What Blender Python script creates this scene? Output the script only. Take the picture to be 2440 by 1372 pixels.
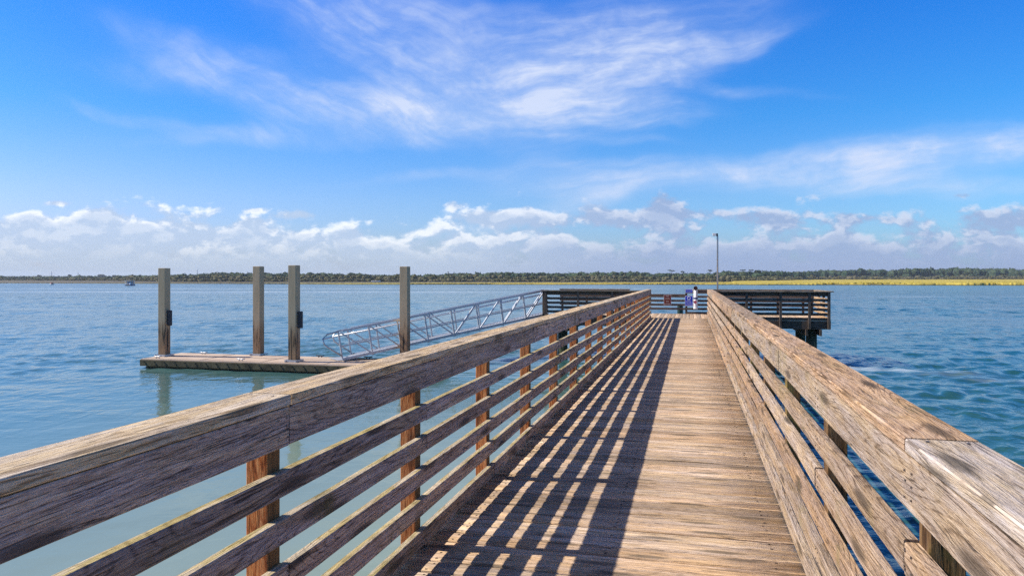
import bpy, bmesh, math, random
from mathutils import Vector, Matrix
for o in list(bpy.data.objects): bpy.data.objects.remove(o)
S = bpy.context.scene; C = S.collection
R = math.radians; rnd = random.Random(7)
# ------------------------------------------------------------------ camera
H = 1.565; F = 1723.0; YAW = R(13.93)
cam = bpy.data.cameras.new('camera'); camo = bpy.data.objects.new('camera', cam); C.objects.link(camo)
camo.location = (0, 0, H); camo.rotation_euler = (R(90), 0, YAW)
cam.sensor_width = 36; cam.lens = 36*F/2440; cam.shift_y = -25/2440; cam.clip_start = .05; cam.clip_end = 20000
S.camera = camo
def at(px, py, z):
    "ground position of a photo pixel on the level z"
    zc = F*(H-z)/(py-661); xc = (px-1220)/F*zc
    return Vector((xc*math.cos(YAW)-zc*math.sin(YAW), xc*math.sin(YAW)+zc*math.cos(YAW), z))
def atd(px, zc, z=0):
    xc = (px-1220)/F*zc
    return Vector((xc*math.cos(YAW)-zc*math.sin(YAW), xc*math.sin(YAW)+zc*math.cos(YAW), z))
# ------------------------------------------------------------------ light
SUN_EL = R(45); SUN_ROT = R(262.5)
w = bpy.data.worlds.new('World'); S.world = w; w.use_nodes = True
S.view_settings.view_transform = 'Standard'; S.view_settings.look = 'None'
S.view_settings.exposure = 0.25; S.view_settings.gamma = 1
S.cycles.max_bounces = 6; S.cycles.use_denoising = False
sl = bpy.data.lights.new('sun', 'SUN'); sl.energy = 5.0; sl.angle = R(.5); sl.color = (1, .91, .78)
so = bpy.data.objects.new('sun', sl); C.objects.link(so)
sd = Vector((math.sin(SUN_ROT)*math.cos(SUN_EL), math.cos(SUN_ROT)*math.cos(SUN_EL), math.sin(SUN_EL)))
so.rotation_euler = sd.to_track_quat('Z', 'Y').to_euler()
so.location = (-30, -5, 30)

class G:
    "tiny node-graph helper"
    def __init__(s, nt): s.t = nt
    def n(s, typ, **k):
        x = s.t.nodes.new(typ)
        for a, b in k.items(): setattr(x, a, b)
        return x
    def put(s, sock, v):
        if v is None: return
        if hasattr(v, 'is_output'): s.t.links.new(v, sock)
        else: sock.default_value = v
    def m(s, op, a, b=None, c=None, clamp=False):
        x = s.n('ShaderNodeMath', operation=op, use_clamp=clamp)
        s.put(x.inputs[0], a); s.put(x.inputs[1], b); s.put(x.inputs[2], c); return x.outputs[0]
    def add(s, a, b): return s.m('ADD', a, b)
    def sub(s, a, b): return s.m('SUBTRACT', a, b)
    def mul(s, a, b): return s.m('MULTIPLY', a, b)
    def ss(s, x, lo, hi, a=0., b=1.):
        q = s.n('ShaderNodeMapRange', interpolation_type='SMOOTHSTEP')
        s.put(q.inputs[0], x); s.put(q.inputs[1], lo); s.put(q.inputs[2], hi); s.put(q.inputs[3], a); s.put(q.inputs[4], b)
        return q.outputs[0]
    def lin(s, x, lo, hi, a=0., b=1.):
        q = s.n('ShaderNodeMapRange'); s.put(q.inputs[0], x); s.put(q.inputs[1], lo); s.put(q.inputs[2], hi); s.put(q.inputs[3], a); s.put(q.inputs[4], b)
        return q.outputs[0]
    def vec(s, x, y, z=0.):
        q = s.n('ShaderNodeCombineXYZ'); s.put(q.inputs[0], x); s.put(q.inputs[1], y); s.put(q.inputs[2], z); return q.outputs[0]
    def noise(s, v, scale=1., det=2., rough=.5, dist=0., out=0):
        q = s.n('ShaderNodeTexNoise'); s.put(q.inputs['Vector'], v); s.put(q.inputs['Scale'], scale)
        s.put(q.inputs['Detail'], det); s.put(q.inputs['Roughness'], rough); s.put(q.inputs['Distortion'], dist); return q.outputs[out]
    def mix(s, f, a, b, mode='MIX'):
        q = s.n('ShaderNodeMix', data_type='RGBA', blend_type=mode)
        s.put(q.inputs[0], f)
        for i, v in ((6, a), (7, b)):
            if isinstance(v, tuple) and len(v) == 3: v = v+(1,)
            s.put(q.inputs[i], v)
        return q.outputs[2]
    def ramp(s, f, stops):
        q = s.n('ShaderNodeValToRGB'); s.put(q.inputs[0], f); e = q.color_ramp.elements
        while len(e) < len(stops): e.new(.5)
        for i, (p, c) in enumerate(stops): e[i].position = p; e[i].color = tuple(c)+(1,)
        return q.outputs[0]
    def sep(s, v):
        q = s.n('ShaderNodeSeparateXYZ'); s.put(q.inputs[0], v); return q.outputs
# ---- sky: physical sky, coloured by height, with cirrus and a low cumulus bank, all as functions of direction
g = G(w.node_tree); bg = w.node_tree.nodes['Background']
sky = g.n('ShaderNodeTexSky', sky_type='NISHITA', sun_disc=False, sun_elevation=SUN_EL, sun_rotation=SUN_ROT)
tc = g.n('ShaderNodeTexCoord').outputs['Generated']
dx, dy, dz = g.sep(tc)
el = g.m('ARCSINE', g.m('MAXIMUM', dz, 0.))
tint = g.ramp(g.lin(el, 0, R(60)), [(0, (.50, .60, .90)), (.10, (.39, .58, .87)), (.20, (.165, .51, .90)), (.36, (.058, .415, 1.0)), (.6, (.10, .22, .42)), (1, (.14, .20, .36))])
col = g.mix(1., sky.outputs[0], tint, 'MULTIPLY')
col = g.mix(1., col, (2.0*.1*.84,)*3, 'MULTIPLY')
fx, fy = -math.sin(YAW), math.cos(YAW)                # reference bearing of the bay
fwd = g.add(g.mul(dx, fx), g.mul(dy, fy)); rgt = g.add(g.mul(dx, fy), g.mul(dy, -fx))
fw = g.m('MAXIMUM', fwd, .15)
U = g.m('DIVIDE', rgt, fw); V = g.m('DIVIDE', g.m('MAXIMUM', dz, 0.), fw)
front = g.ss(fwd, .15, .5)
col = g.mix(1., col, g.mix(g.lin(U, -.6, .6), (1., .90, .95), (.85, 1.05, 1.08)), 'MULTIPLY')
base = g.vec(U, V, 0.)
wn = g.n('ShaderNodeTexNoise'); g.put(wn.inputs['Vector'], base); wn.inputs['Scale'].default_value = 6; wn.inputs['Detail'].default_value = 4
wv = g.sep(wn.outputs['Color'])
Uw = g.add(U, g.mul(g.sub(wv[0], .5), .10)); Vw = g.add(V, g.mul(g.sub(wv[1], .5), .055))
def q(px, py): return ((px-1220)/F, (661-py)/F)
strokes = [ # px, py, half length, half width, slope deg (up to the right), strength
 (1150,272,320,34,1,2.2),(1430,140,290,84,14,.80),(950,150,330,72,-30,.62),(1690,125,190,26,18,.40),
 (1240,190,280,84,10,.72),(880,332,480,24,0,.42),(290,270,170,18,-14,.26),(1880,405,420,36,4,.68),(2260,368,300,46,6,.80),
 (2400,325,190,16,14,.45),(1420,430,210,24,4,.50),(1320,495,280,16,14,.40),(1000,50,360,80,-24,.42),(1480,40,280,60,6,.42),
 (620,180,340,60,-20,.42),(700,240,420,40,-10,.35),(1380,288,160,11,-3,.6),(2120,440,420,22,-3,.48),(1280,325,230,10,-4,.35),(820,90,260,40,-34,.22),(1100,420,300,14,4,.20),
 (1690,205,260,16,-6,.25)]
M = None
for px, py, L, W_, a, st in strokes:
    u0, v0 = q(px, py); ca, sa = math.cos(R(a)), math.sin(R(a))
    du = g.sub(Uw, u0); dv = g.sub(Vw, v0)
    p1 = g.m('MULTIPLY_ADD', du, ca*F/L, g.mul(dv, sa*F/L)); p2 = g.m('MULTIPLY_ADD', dv, ca*F/W_, g.mul(du, -sa*F/W_))
    r2 = g.m('MULTIPLY_ADD', p1, p1, g.mul(p2, p2))
    e = g.mul(g.m('EXPONENT', g.mul(r2, -1.)), st)
    M = e if M is None else g.add(M, e)
# combed filaments: two streak directions
def streak(a, sx, sy, det, seed):
    ca, sa = math.cos(R(a)), math.sin(R(a))
    x = g.mul(g.m('MULTIPLY_ADD', Uw, ca, g.mul(Vw, sa)), sx); y = g.mul(g.m('MULTIPLY_ADD', Vw, ca, g.mul(Uw, -sa)), sy)
    return g.noise(g.vec(x, y, seed), 1., det, .6, .25)
s1 = streak(5, 3.0, 20, 6, 3.1); s2 = streak(-32, 4, 15, 6, 8.7); s3 = streak(20, 3.4, 17, 6, 5.2); s4 = streak(8, 7, 60, 4, 1.2); s5 = streak(-30, 9, 48, 4, 6.2)
lft = g.ss(U, .04, -.14)
st = g.mix(lft, s1, s2); st = g.mix(g.mul(g.ss(V, .20, .30), g.sub(1., lft)), st, s3)
fine_ = g.mix(lft, s4, s5)
st = g.add(g.mul(st, .58), g.mul(fine_, .42))
fil = g.ss(st, .36, .66)
soft = g.noise(g.vec(g.mul(Uw, 7), g.mul(Vw, 12), 4.), 1., 5., .62)
Mn = g.sub(1., g.m('EXPONENT', g.mul(M, -1.15)))
sf = g.ss(soft, .33, .68)
ci = g.mul(Mn, g.add(.15, g.mul(g.add(g.mul(fil, .75), .22), g.add(.30, g.mul(sf, .95)))))
ci = g.mul(g.mul(g.m('MINIMUM', g.mul(ci, 1.12), .9), g.ss(Mn, .0, .2)), front)
# thin veil everywhere high up so the dome is not bare from other sides
col = g.mix(ci, col, (.60, .67, .84))
# cumulus bank near the horizon
def cum(ou, ov):
    a = g.noise(g.vec(g.mul(g.add(U, ou), 15), g.mul(g.add(V, ov), 27), 1.7), 1., 6., .56, .15)
    b = g.noise(g.vec(g.mul(g.add(U, ou), 46), g.mul(g.add(V, ov), 70), 5.7), 1., 3., .55)
    return g.add(a, g.mul(g.sub(b, .5), .22))
bump = None
for px, py, rx, ry, s_ in [(240,540,62,44,.46),(66,528,40,24,.34),(140,484,34,9,.26),(600,552,40,32,.36),(826,566,26,20,.42),(715,512,56,12,.28),
     (1080,488,40,16,.22),(1570,500,48,42,.36),(1140,520,50,16,.22),(1840,524,60,18,.22),(2060,522,60,18,.24),(2295,462,36,13,.24),(1930,468,70,14,.24),
     (430,560,90,30,.14),(20,560,90,34,.26),(150,560,70,30,.2),(330,560,60,26,.22),(530,565,50,22,.2),(720,570,60,20,.18),(1240,520,190,20,.10),(2380,540,110,40,.18),(610,500,24,7,.2),(1420,520,120,26,.14),(1700,510,140,16,.12)]:
    u0, v0 = q(px, py)
    p1 = g.mul(g.sub(U, u0), F/rx); p2 = g.mul(g.sub(V, v0), F/ry)
    e = g.mul(g.m('EXPONENT', g.mul(g.m('MULTIPLY_ADD', p1, p1, g.mul(p2, p2)), -1.)), s_)
    bump = e if bump is None else g.add(bump, e)
c0 = cum(0, 0); c1 = cum(-.006, .011)
thr = g.ramp(g.lin(V, 0, .125), [(0, (.30,)*3), (.30, (.36,)*3), (.52, (.46,)*3), (.74, (.57,)*3), (.9, (.68,)*3), (1, (.80,)*3)])
D = g.sub(g.add(c0, bump), thr)
ca_ = g.mul(g.ss(D, -.05, .13), g.ss(V, .20, .11))
litc = g.ss(g.sub(c0, c1), -.05, .09)
edge = g.ss(D, .30, .02)
rightness = g.ss(U, -.15, .25)
wht = g.mix(rightness, (1.0, 1.0, 1.0), (.64, .68, .80)); gry = g.mix(rightness, (.44, .55, .73), (.30, .39, .60))
ccol = g.mix(g.mul(litc, g.add(.25, g.mul(edge, .75))), gry, wht)
lowh = g.ss(V, .052, .012)
ccol = g.mix(g.mul(lowh, .85), ccol, g.mix(rightness, (.42, .52, .66), (.30, .39, .59)))
col = g.mix(g.mul(ca_, .86), col, ccol)
haz = g.mul(g.ss(V, .07, .0), .75)
col = g.mix(haz, col, g.mix(rightness, (.44, .53, .66), (.30, .39, .60)))
g.put(bg.inputs[0], col); bg.inputs[1].default_value = 1.0
w.cycles.sampling_method = 'MANUAL'; w.cycles.sample_map_resolution = 512
# ------------------------------------------------------------------ mesh helpers
def tag(o, label=None, cat=None, group=None, kind=None):
    if label: o['label'] = label
    if cat: o['category'] = cat
    if group: o['group'] = group
    if kind: o['kind'] = kind
    return o
def thing(name, loc, label, cat, group=None, rz=0):
    o = bpy.data.objects.new(name, None); C.objects.link(o); o.location = loc; o.rotation_euler = (0, 0, rz)
    o.empty_display_size = .2
    return tag(o, label, cat, group)
class MB:
    def __init__(s): s.v = []; s.f = []; s.bc = []; s.sd = []; s.mi = []; s.sm = []
    def vert(s, p, bc=(0, 0, 0), sd=0.): s.v.append(tuple(p)); s.bc.append(tuple(bc)); s.sd.append(sd); return len(s.v)-1
    def face(s, idx, mi=0, smooth=False): s.f.append(tuple(idx)); s.mi.append(mi); s.sm.append(smooth)
    def board(s, a, b, up, wd, th, seed=None, bev=.004, step=.6, wob=.0015, crown=0., cut=0., mi=0, roll=0.):
        "board from a to b; wd measured across, th along up (a/b are the centre of the section)"
        a = Vector(a); b = Vector(b); ex = (b-a); L = ex.length; ex.normalize(); ez = Vector(up).normalized(); ey = ez.cross(ex).normalized(); ez = ex.cross(ey)
        if roll: ey, ez = ey*math.cos(roll)+ez*math.sin(roll), ez*math.cos(roll)-ey*math.sin(roll)
        seed = rnd.random() if seed is None else seed; off = seed*37.7
        hw, ht = wd/2, th/2
        top = []
        if crown:
            for k in range(-3, 4):
                y = (hw-bev)*k/3; top.append((y, ht-crown*(abs(k)/3)**2))
        else: top = [(-hw+bev, ht), (hw-bev, ht)]
        sec = [(-hw, -ht+bev), (-hw, ht-bev-crown)]+top+[(hw, ht-bev-crown), (hw, -ht+bev), (hw-bev, -ht), (-hw+bev, -ht)]
        n = max(1, int(L/step)); rings = []
        r = random.Random(int(seed*1e6)); w0 = [r.uniform(-wob, wob) for _ in range(n+1)]; w1 = [r.uniform(-wob, wob) for _ in range(n+1)]
        for i in range(n+1):
            x = L*i/n; ring = []
            for (y, z) in sec:
                xx = x + (cut*y/hw if i in (0, n) else 0)
                p = a+ex*xx+ey*(y+w0[i])+ez*(z+w1[i])
                ring.append(s.vert(p, (x+off, y+off*.31, z), seed))
            rings.append(ring)
        m = len(sec)
        for i in range(n):
            for j in range(m):
                k = (j+1) % m
                s.face((rings[i][j], rings[i+1][j], rings[i+1][k], rings[i][k]), mi, bool(crown) and 2 <= j < 8)
        s.face(rings[0], mi); s.face(rings[-1][::-1], mi)
    def box(s, c, sx, sy, sz, rz=0, mi=0, mat=None):
        c = Vector(c); M_ = mat or Matrix.Rotation(rz, 3, 'Z'); idx = []
        for k in (-1, 1):
            for (i, j) in ((-1, -1), (1, -1), (1, 1), (-1, 1)):
                l = Vector((i*sx/2, j*sy/2, k*sz/2)); idx.append(s.vert(c+M_@l, l))
        for q_ in ((0, 3, 2, 1), (4, 5, 6, 7), (0, 1, 5, 4), (1, 2, 6, 5), (2, 3, 7, 6), (3, 0, 4, 7)): s.face([idx[t] for t in q_], mi)
    def tube(s, pts, r, n=10, mi=0, cap=True, rr=None):
        pts = [Vector(p) for p in pts]; rings = []
        seed = rnd.random()
        acc = 0
        for i, p in enumerate(pts):
            d = (pts[min(i+1, len(pts)-1)]-pts[max(i-1, 0)]).normalized()
            ref = Vector((0, 0, 1)) if abs(d.z) < .9 else Vector((1, 0, 0))
            a = d.cross(ref).normalized(); b = d.cross(a).normalized(); ri = rr[i] if rr else r
            if i: acc += (p-pts[i-1]).length
            rings.append([s.vert(p+(a*math.cos(t*2*math.pi/n)+b*math.sin(t*2*math.pi/n))*ri, (acc, ri*t*6.28/n, 0), seed) for t in range(n)])
        for i in range(len(rings)-1):
            for t in range(n): s.face((rings[i][t], rings[i][(t+1) % n], rings[i+1][(t+1) % n], rings[i+1][t]), mi, True)
        if cap: s.face(rings[0][::-1], mi); s.face(rings[-1], mi)
    def build(s, name, mats, parent=None, bevel=0.):
        me = bpy.data.meshes.new(name)
        o_ = Vector((0, 0, 0))
        if parent is not None: inv = Matrix.LocRotScale(parent.location, parent.rotation_euler, None).inverted(); vs = [tuple(inv@Vector(p)) for p in s.v]
        else: vs = s.v
        me.from_pydata(vs, [], s.f); me.update()
        if not isinstance(mats, (list, tuple)): mats = [mats]
        for m_ in mats: me.materials.append(m_)
        for i, p in enumerate(me.polygons): p.material_index = s.mi[i]; p.use_smooth = s.sm[i]
        a = me.attributes.new('bc', 'FLOAT_VECTOR', 'POINT'); a.data.foreach_set('vector', [c for t in s.bc for c in t])
        a = me.attributes.new('seed', 'FLOAT', 'POINT'); a.data.foreach_set('value', s.sd)
        o = bpy.data.objects.new(name, me); C.objects.link(o)
        if parent is not None: o.parent = parent
        if bevel:
            b = o.modifiers.new('b', 'BEVEL'); b.width = bevel; b.segments = 2; b.limit_method = 'ANGLE'
        return o
# ------------------------------------------------------------------ materials
def newmat(name):
    m = bpy.data.materials.new(name); m.use_nodes = True; return m, G(m.node_tree), m.node_tree.nodes['Principled BSDF']
def attr(g, n, out='Fac'): return g.n('ShaderNodeAttribute', attribute_name=n).outputs[out]
def g3_(g, bx, v, sz): return g.noise(g.vec(g.mul(bx, 1.3), g.mul(v, 14.), g.add(sz, 55.)), 1., 2., .5)
def wood(name, dark, mid, light, moss=.3, contrast=1., mossc=(.13, .13, .035), warm=None, rough=.85, fine=1., bumpd=.0035, val=.5, warp=1., top=None, side=None):
    m, g, b = newmat(name)
    bx, by, bz = g.sep(attr(g, 'bc', 'Vector')); seed = attr(g, 'seed')
    v = g.add(by, bz); sz = g.mul(seed, 61.)
    # knots
    vo = g.n('ShaderNodeTexVoronoi', feature='F1', voronoi_dimensions='2D'); vo.inputs['Randomness'].default_value = 1.
    g.put(vo.inputs['Vector'], g.vec(g.mul(bx, .95), g.mul(g.add(v, g.mul(seed, 3.)), 5.2), 0.)); vo.inputs['Scale'].default_value = 1.
    kd = vo.outputs['Distance']
    bulge = g.mul(g.m('EXPONENT', g.mul(g.mul(kd, kd), -22.)), .022)
    wp = g.noise(g.vec(g.mul(bx, 1.1), g.mul(v, 6.), sz), 1., 3., .55)
    vv = g.add(g.add(v, g.mul(g.sub(wp, .5), .036*warp)), bulge)
    g1 = g.noise(g.vec(g.mul(bx, 1.6), g.mul(vv, 55.*fine), sz), 1., 3., .6)
    g2 = g.noise(g.vec(g.mul(bx, 6.), g.mul(vv, 170.*fine), sz), 1., 3., .65)
    g4 = g.noise(g.vec(g.mul(bx, 22.), g.mul(v, 480.*fine), sz), 1., 2., .6)
    g3 = g.noise(g.vec(g.mul(bx, 1.4), g.mul(v, 9.), g.add(sz, 7.)), 1., 4., .65)
    nr = g.noise(g.vec(g.mul(bx, .55), g.mul(vv, 6.), g.add(sz, 40.)), 1., 1., .4)
    rp = g.m('PINGPONG', g.add(g.mul(nr, 34.*fine), g.mul(g1, .5)), .5)
    late = g.ss(rp, .30, .48)
    gate = g.ss(g3_(g, bx, v, sz), .28, .50)
    t = g.add(g.mul(g1, .30), g.add(g.mul(g2, .38), g.mul(g4, .32)))
    t = g.sub(g.ss(t, .35, .62), g.mul(g.mul(late, gate), .40))
    c = g.ramp(t, [(0, dark), (.34, mid), (1, light)])
    g5 = g.noise(g.vec(g.mul(bx, 2.6), g.mul(v, 18.), g.add(sz, 27.)), 1., 4., .65)
    c = g.mix(1., c, g.mix(g.ss(g5, .34, .66), (1.05, .97, .82), (.97, .98, 1.07)), 'MULTIPLY')
    # board to board tone, long stains
    c = g.mix(1., c, g.mix(g.ss(g3, .3, .7), (.82, .80, .79), (1.08, 1.07, 1.06)), 'MULTIPLY')
    tone = g.mul(g.m('FRACT', g.mul(seed, 17.3)), 1.)
    c = g.mix(1., c, g.mix(tone, (1-val*.5,)*3, (1+val*.35,)*3), 'MULTIPLY')
    if warm: c = g.mix(g.mul(g.ss(g.m('FRACT', g.mul(seed, 7.7)), .3, 1.), .6), c, g.mix(1., c, warm, 'MULTIPLY'))
    # checks / cracks
    cr = g.noise(g.vec(g.mul(bx, 3.2), g.mul(vv, 110.*fine), g.add(sz, 3.)), 1., 3., .65)
    crack = g.mul(g.ss(cr, .595, .66), contrast)
    cr2 = g.noise(g.vec(g.mul(bx, .7), g.mul(vv, 26.), g.add(sz, 13.)), 1., 2., .5)
    ln = g.ss(g.m('ABSOLUTE', g.sub(cr2, .5)), .013, .003)
    gt = g.ss(g.noise(g.vec(g.mul(bx, 1.7), g.mul(v, 9.), g.add(sz, 31.)), 1., 2., .5), .52, .60)
    crack = g.m('MAXIMUM', crack, g.mul(g.mul(ln, gt), contrast))
    knot = g.ss(kd, .17, .06); knot = g.mul(knot, .8)
    c = g.mix(g.m('MINIMUM', g.mul(crack, .66), .8), c, tuple(x*.28 for x in dark))
    c = g.mix(knot, c, tuple(x*.45 for x in dark))
    geo = g.n('ShaderNodeNewGeometry'); pos = geo.outputs['Position']
    if top: # upward faces paler, with yellow patches
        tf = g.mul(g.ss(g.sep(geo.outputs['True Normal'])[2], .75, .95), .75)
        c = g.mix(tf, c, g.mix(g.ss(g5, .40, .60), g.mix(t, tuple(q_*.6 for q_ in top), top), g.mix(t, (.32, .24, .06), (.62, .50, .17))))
    if side: c = g.mix(g.mul(g.ss(g.sep(geo.outputs['True Normal'])[0], .75, .95), .8), c, g.mix(t, tuple(q_*.5 for q_ in side), side))  # inner post faces darkened: their shade is put into the colour
    mo = g.noise(pos, 1.7, 4., .65)
    px_, py_, pz_ = g.sep(pos)
    drip = g.noise(g.vec(g.mul(px_, 9.), g.mul(py_, 9.), g.mul(pz_, 1.2)), 1., 3., .6)
    c = g.mix(g.mul(g.mul(g.ss(mo, .50, .68), g.ss(drip, .35, .65)), moss), c, mossc)
    g.put(b.inputs['Base Color'], c); b.inputs['Roughness'].default_value = rough
    try: b.inputs['Specular IOR Level'].default_value = .25
    except Exception: pass
    bp = g.n('ShaderNodeBump'); bp.inputs['Strength'].default_value = .8; bp.inputs['Distance'].default_value = bumpd
    g.put(bp.inputs['Height'], g.sub(g.add(t, g.mul(g1, .6)), g.mul(crack, 1.3))); g.put(b.inputs['Normal'], bp.outputs[0])
    return m
W_deck = wood('weathered_deck_wood', (.40, .31, .22), (.62, .485, .355), (.76, .63, .49), moss=.04, warm=(1.0, .86, .70), val=.62, fine=.75, bumpd=.004, warp=.5)
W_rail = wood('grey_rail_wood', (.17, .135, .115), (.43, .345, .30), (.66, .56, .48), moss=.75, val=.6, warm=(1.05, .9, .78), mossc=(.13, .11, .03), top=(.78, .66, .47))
W_railr = wood('tan_rail_wood', (.22, .16, .11), (.48, .37, .27), (.66, .55, .43), moss=.4, val=.45, warm=(1.0, .80, .62), mossc=(.26, .23, .07), warp=1.5)
W_cap = wood('cap_wood', (.32, .235, .145), (.70, .57, .40), (.86, .75, .58), moss=.5, val=.25, warm=(1.0, .88, .70), mossc=(.34, .22, .08), warp=.6)
W_capg = wood('pale_grey_cap_wood', (.20, .16, .125), (.50, .42, .34), (.68, .60, .51), moss=.35, val=.2, mossc=(.32, .27, .09), warp=.7)
W_capr = wood('brown_cap_wood', (.17, .115, .07), (.43, .31, .21), (.64, .51, .38), moss=.3, val=.5, warm=(1, .85, .68), mossc=(.22, .19, .06), warp=.8)
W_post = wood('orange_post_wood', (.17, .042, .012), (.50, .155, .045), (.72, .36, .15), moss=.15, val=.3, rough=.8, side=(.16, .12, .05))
W_postr = wood('brown_post_wood', (.07, .035, .014), (.20, .115, .055), (.34, .22, .11), moss=.7, val=.3, mossc=(.30, .28, .06))
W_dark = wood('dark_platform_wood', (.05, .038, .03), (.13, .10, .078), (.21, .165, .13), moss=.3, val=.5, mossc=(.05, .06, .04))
W_side = wood('sunlit_platform_wood', (.20, .13, .07), (.48, .34, .20), (.66, .50, .32), moss=.1, val=.3)  # paler copy of the platform wood, sunlight painted into its colour
W_pcap = wood('platform_cap_wood', (.09, .075, .06), (.26, .22, .17), (.38, .33, .26), moss=.2, val=.4)
W_pile = wood('treated_pile_wood', (.02, .025, .015), (.05, .07, .04), (.09, .12, .07), moss=.5, val=.4, mossc=(.03, .08, .03))
def plain(name, col, rough=.6, metal=0., bump=0., bs=40., var=.0, vs=3.):
    m, g, b = newmat(name)
    if var:
        n = g.noise(g.n('ShaderNodeTexCoord').outputs['Object'], vs, 5., .6)
        g.put(b.inputs['Base Color'], g.mix(n, tuple(x*(1-var) for x in col), tuple(min(1, x*(1+var)) for x in col)))
    else: b.inputs['Base Color'].default_value = tuple(col)+(1,)
    b.inputs['Roughness'].default_value = rough; b.inputs['Metallic'].default_value = metal
    if bump:
        bp = g.n('ShaderNodeBump'); bp.inputs['Strength'].default_value = .5; bp.inputs['Distance'].default_value = bump
        g.put(bp.inputs['Height'], g.noise(g.n('ShaderNodeTexCoord').outputs['Object'], bs, 4., .6)); g.put(b.inputs['Normal'], bp.outputs[0])
    return m
M_nail = plain('rusty_nail', (.20, .17, .15), .5, .3)
M_alu = plain('aluminium', (.50, .53, .57), .42, .55, var=.12)
M_aluw = plain('bright_aluminium', (.72, .74, .76), .4, .3, var=.1)
M_gr = plain('aluminium_grating', (.42, .44, .47), .6, .4, var=.15)
M_rub = plain('black_rubber', (.012, .012, .013), .6)
M_galv = plain('galvanised_steel', (.50, .52, .54), .4, .6, var=.15)
M_white = plain('white_plastic', (.78, .77, .75), .4, var=.06)
M_black = plain('black_plastic', (.02, .02, .022), .4)
M_brown = plain('brown_sign_face', (.16, .028, .018), .8)
M_blue = plain('blue_sign_face', (.012, .04, .50), .8)
M_cream = plain('cream_paint', (.70, .62, .55), .5)
M_signw = plain('white_paint', (.78, .80, .85), .5)
M_red = plain('faded_red_print', (.50, .10, .14), .5)
M_navy = plain('navy_print', (.04, .05, .16), .5)
M_dkbox = plain('dark_brown_plastic', (.035, .025, .03), .5)
def pile_mat():
    m, g, b = newmat('stained_concrete')
    pos = g.n('ShaderNodeNewGeometry').outputs['Position']; x, y, z = g.sep(pos)
    n = g.noise(g.vec(g.mul(x, 7), g.mul(y, 7), g.mul(z, 1.1)), 1., 4., .6)
    c = g.mix(n, (.40, .285, .165), (.62, .47, .30))
    lv = g.add(z, g.mul(g.sub(n, .5), 1.1))
    c = g.mix(g.mul(g.ss(lv, .1, -.7), .75), c, (.30, .16, .07))
    d = g.noise(g.vec(g.mul(x, 16), g.mul(y, 16), g.mul(z, .9)), 1., 3., .6)
    c = g.mix(g.mul(g.ss(lv, .25, -.5), g.ss(d, .52, .64)), c, (.035, .027, .018))
    c = g.mix(1., c, g.mix(g.noise(pos, 30., 3.), (.8, .8, .8), (1.15, 1.15, 1.15)), 'MULTIPLY')
    g.put(b.inputs['Base Color'], c); b.inputs['Roughness'].default_value = .85
    bp = g.n('ShaderNodeBump'); bp.inputs['Distance'].default_value = .004; g.put(bp.inputs['Height'], n); g.put(b.inputs['Normal'], bp.outputs[0])
    return m
M_pile = pile_mat()
def concrete(name, a, bcol, sc=2.):
    m, g, b = newmat(name); pos = g.n('ShaderNodeNewGeometry').outputs['Position']
    n = g.noise(pos, sc, 6., .65); n2 = g.noise(pos, sc*9, 3., .6)
    g.put(b.inputs['Base Color'], g.mix(g.ss(g.add(g.mul(n, .7), g.mul(n2, .3)), .35, .65), a, bcol)); b.inputs['Roughness'].default_value = .8
    return m
M_dockt = concrete('dock_concrete', (.46, .34, .25), (.58, .46, .35))
M_docks = concrete('dock_side_algae', (.055, .042, .018), (.19, .14, .065), 3.)
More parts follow.
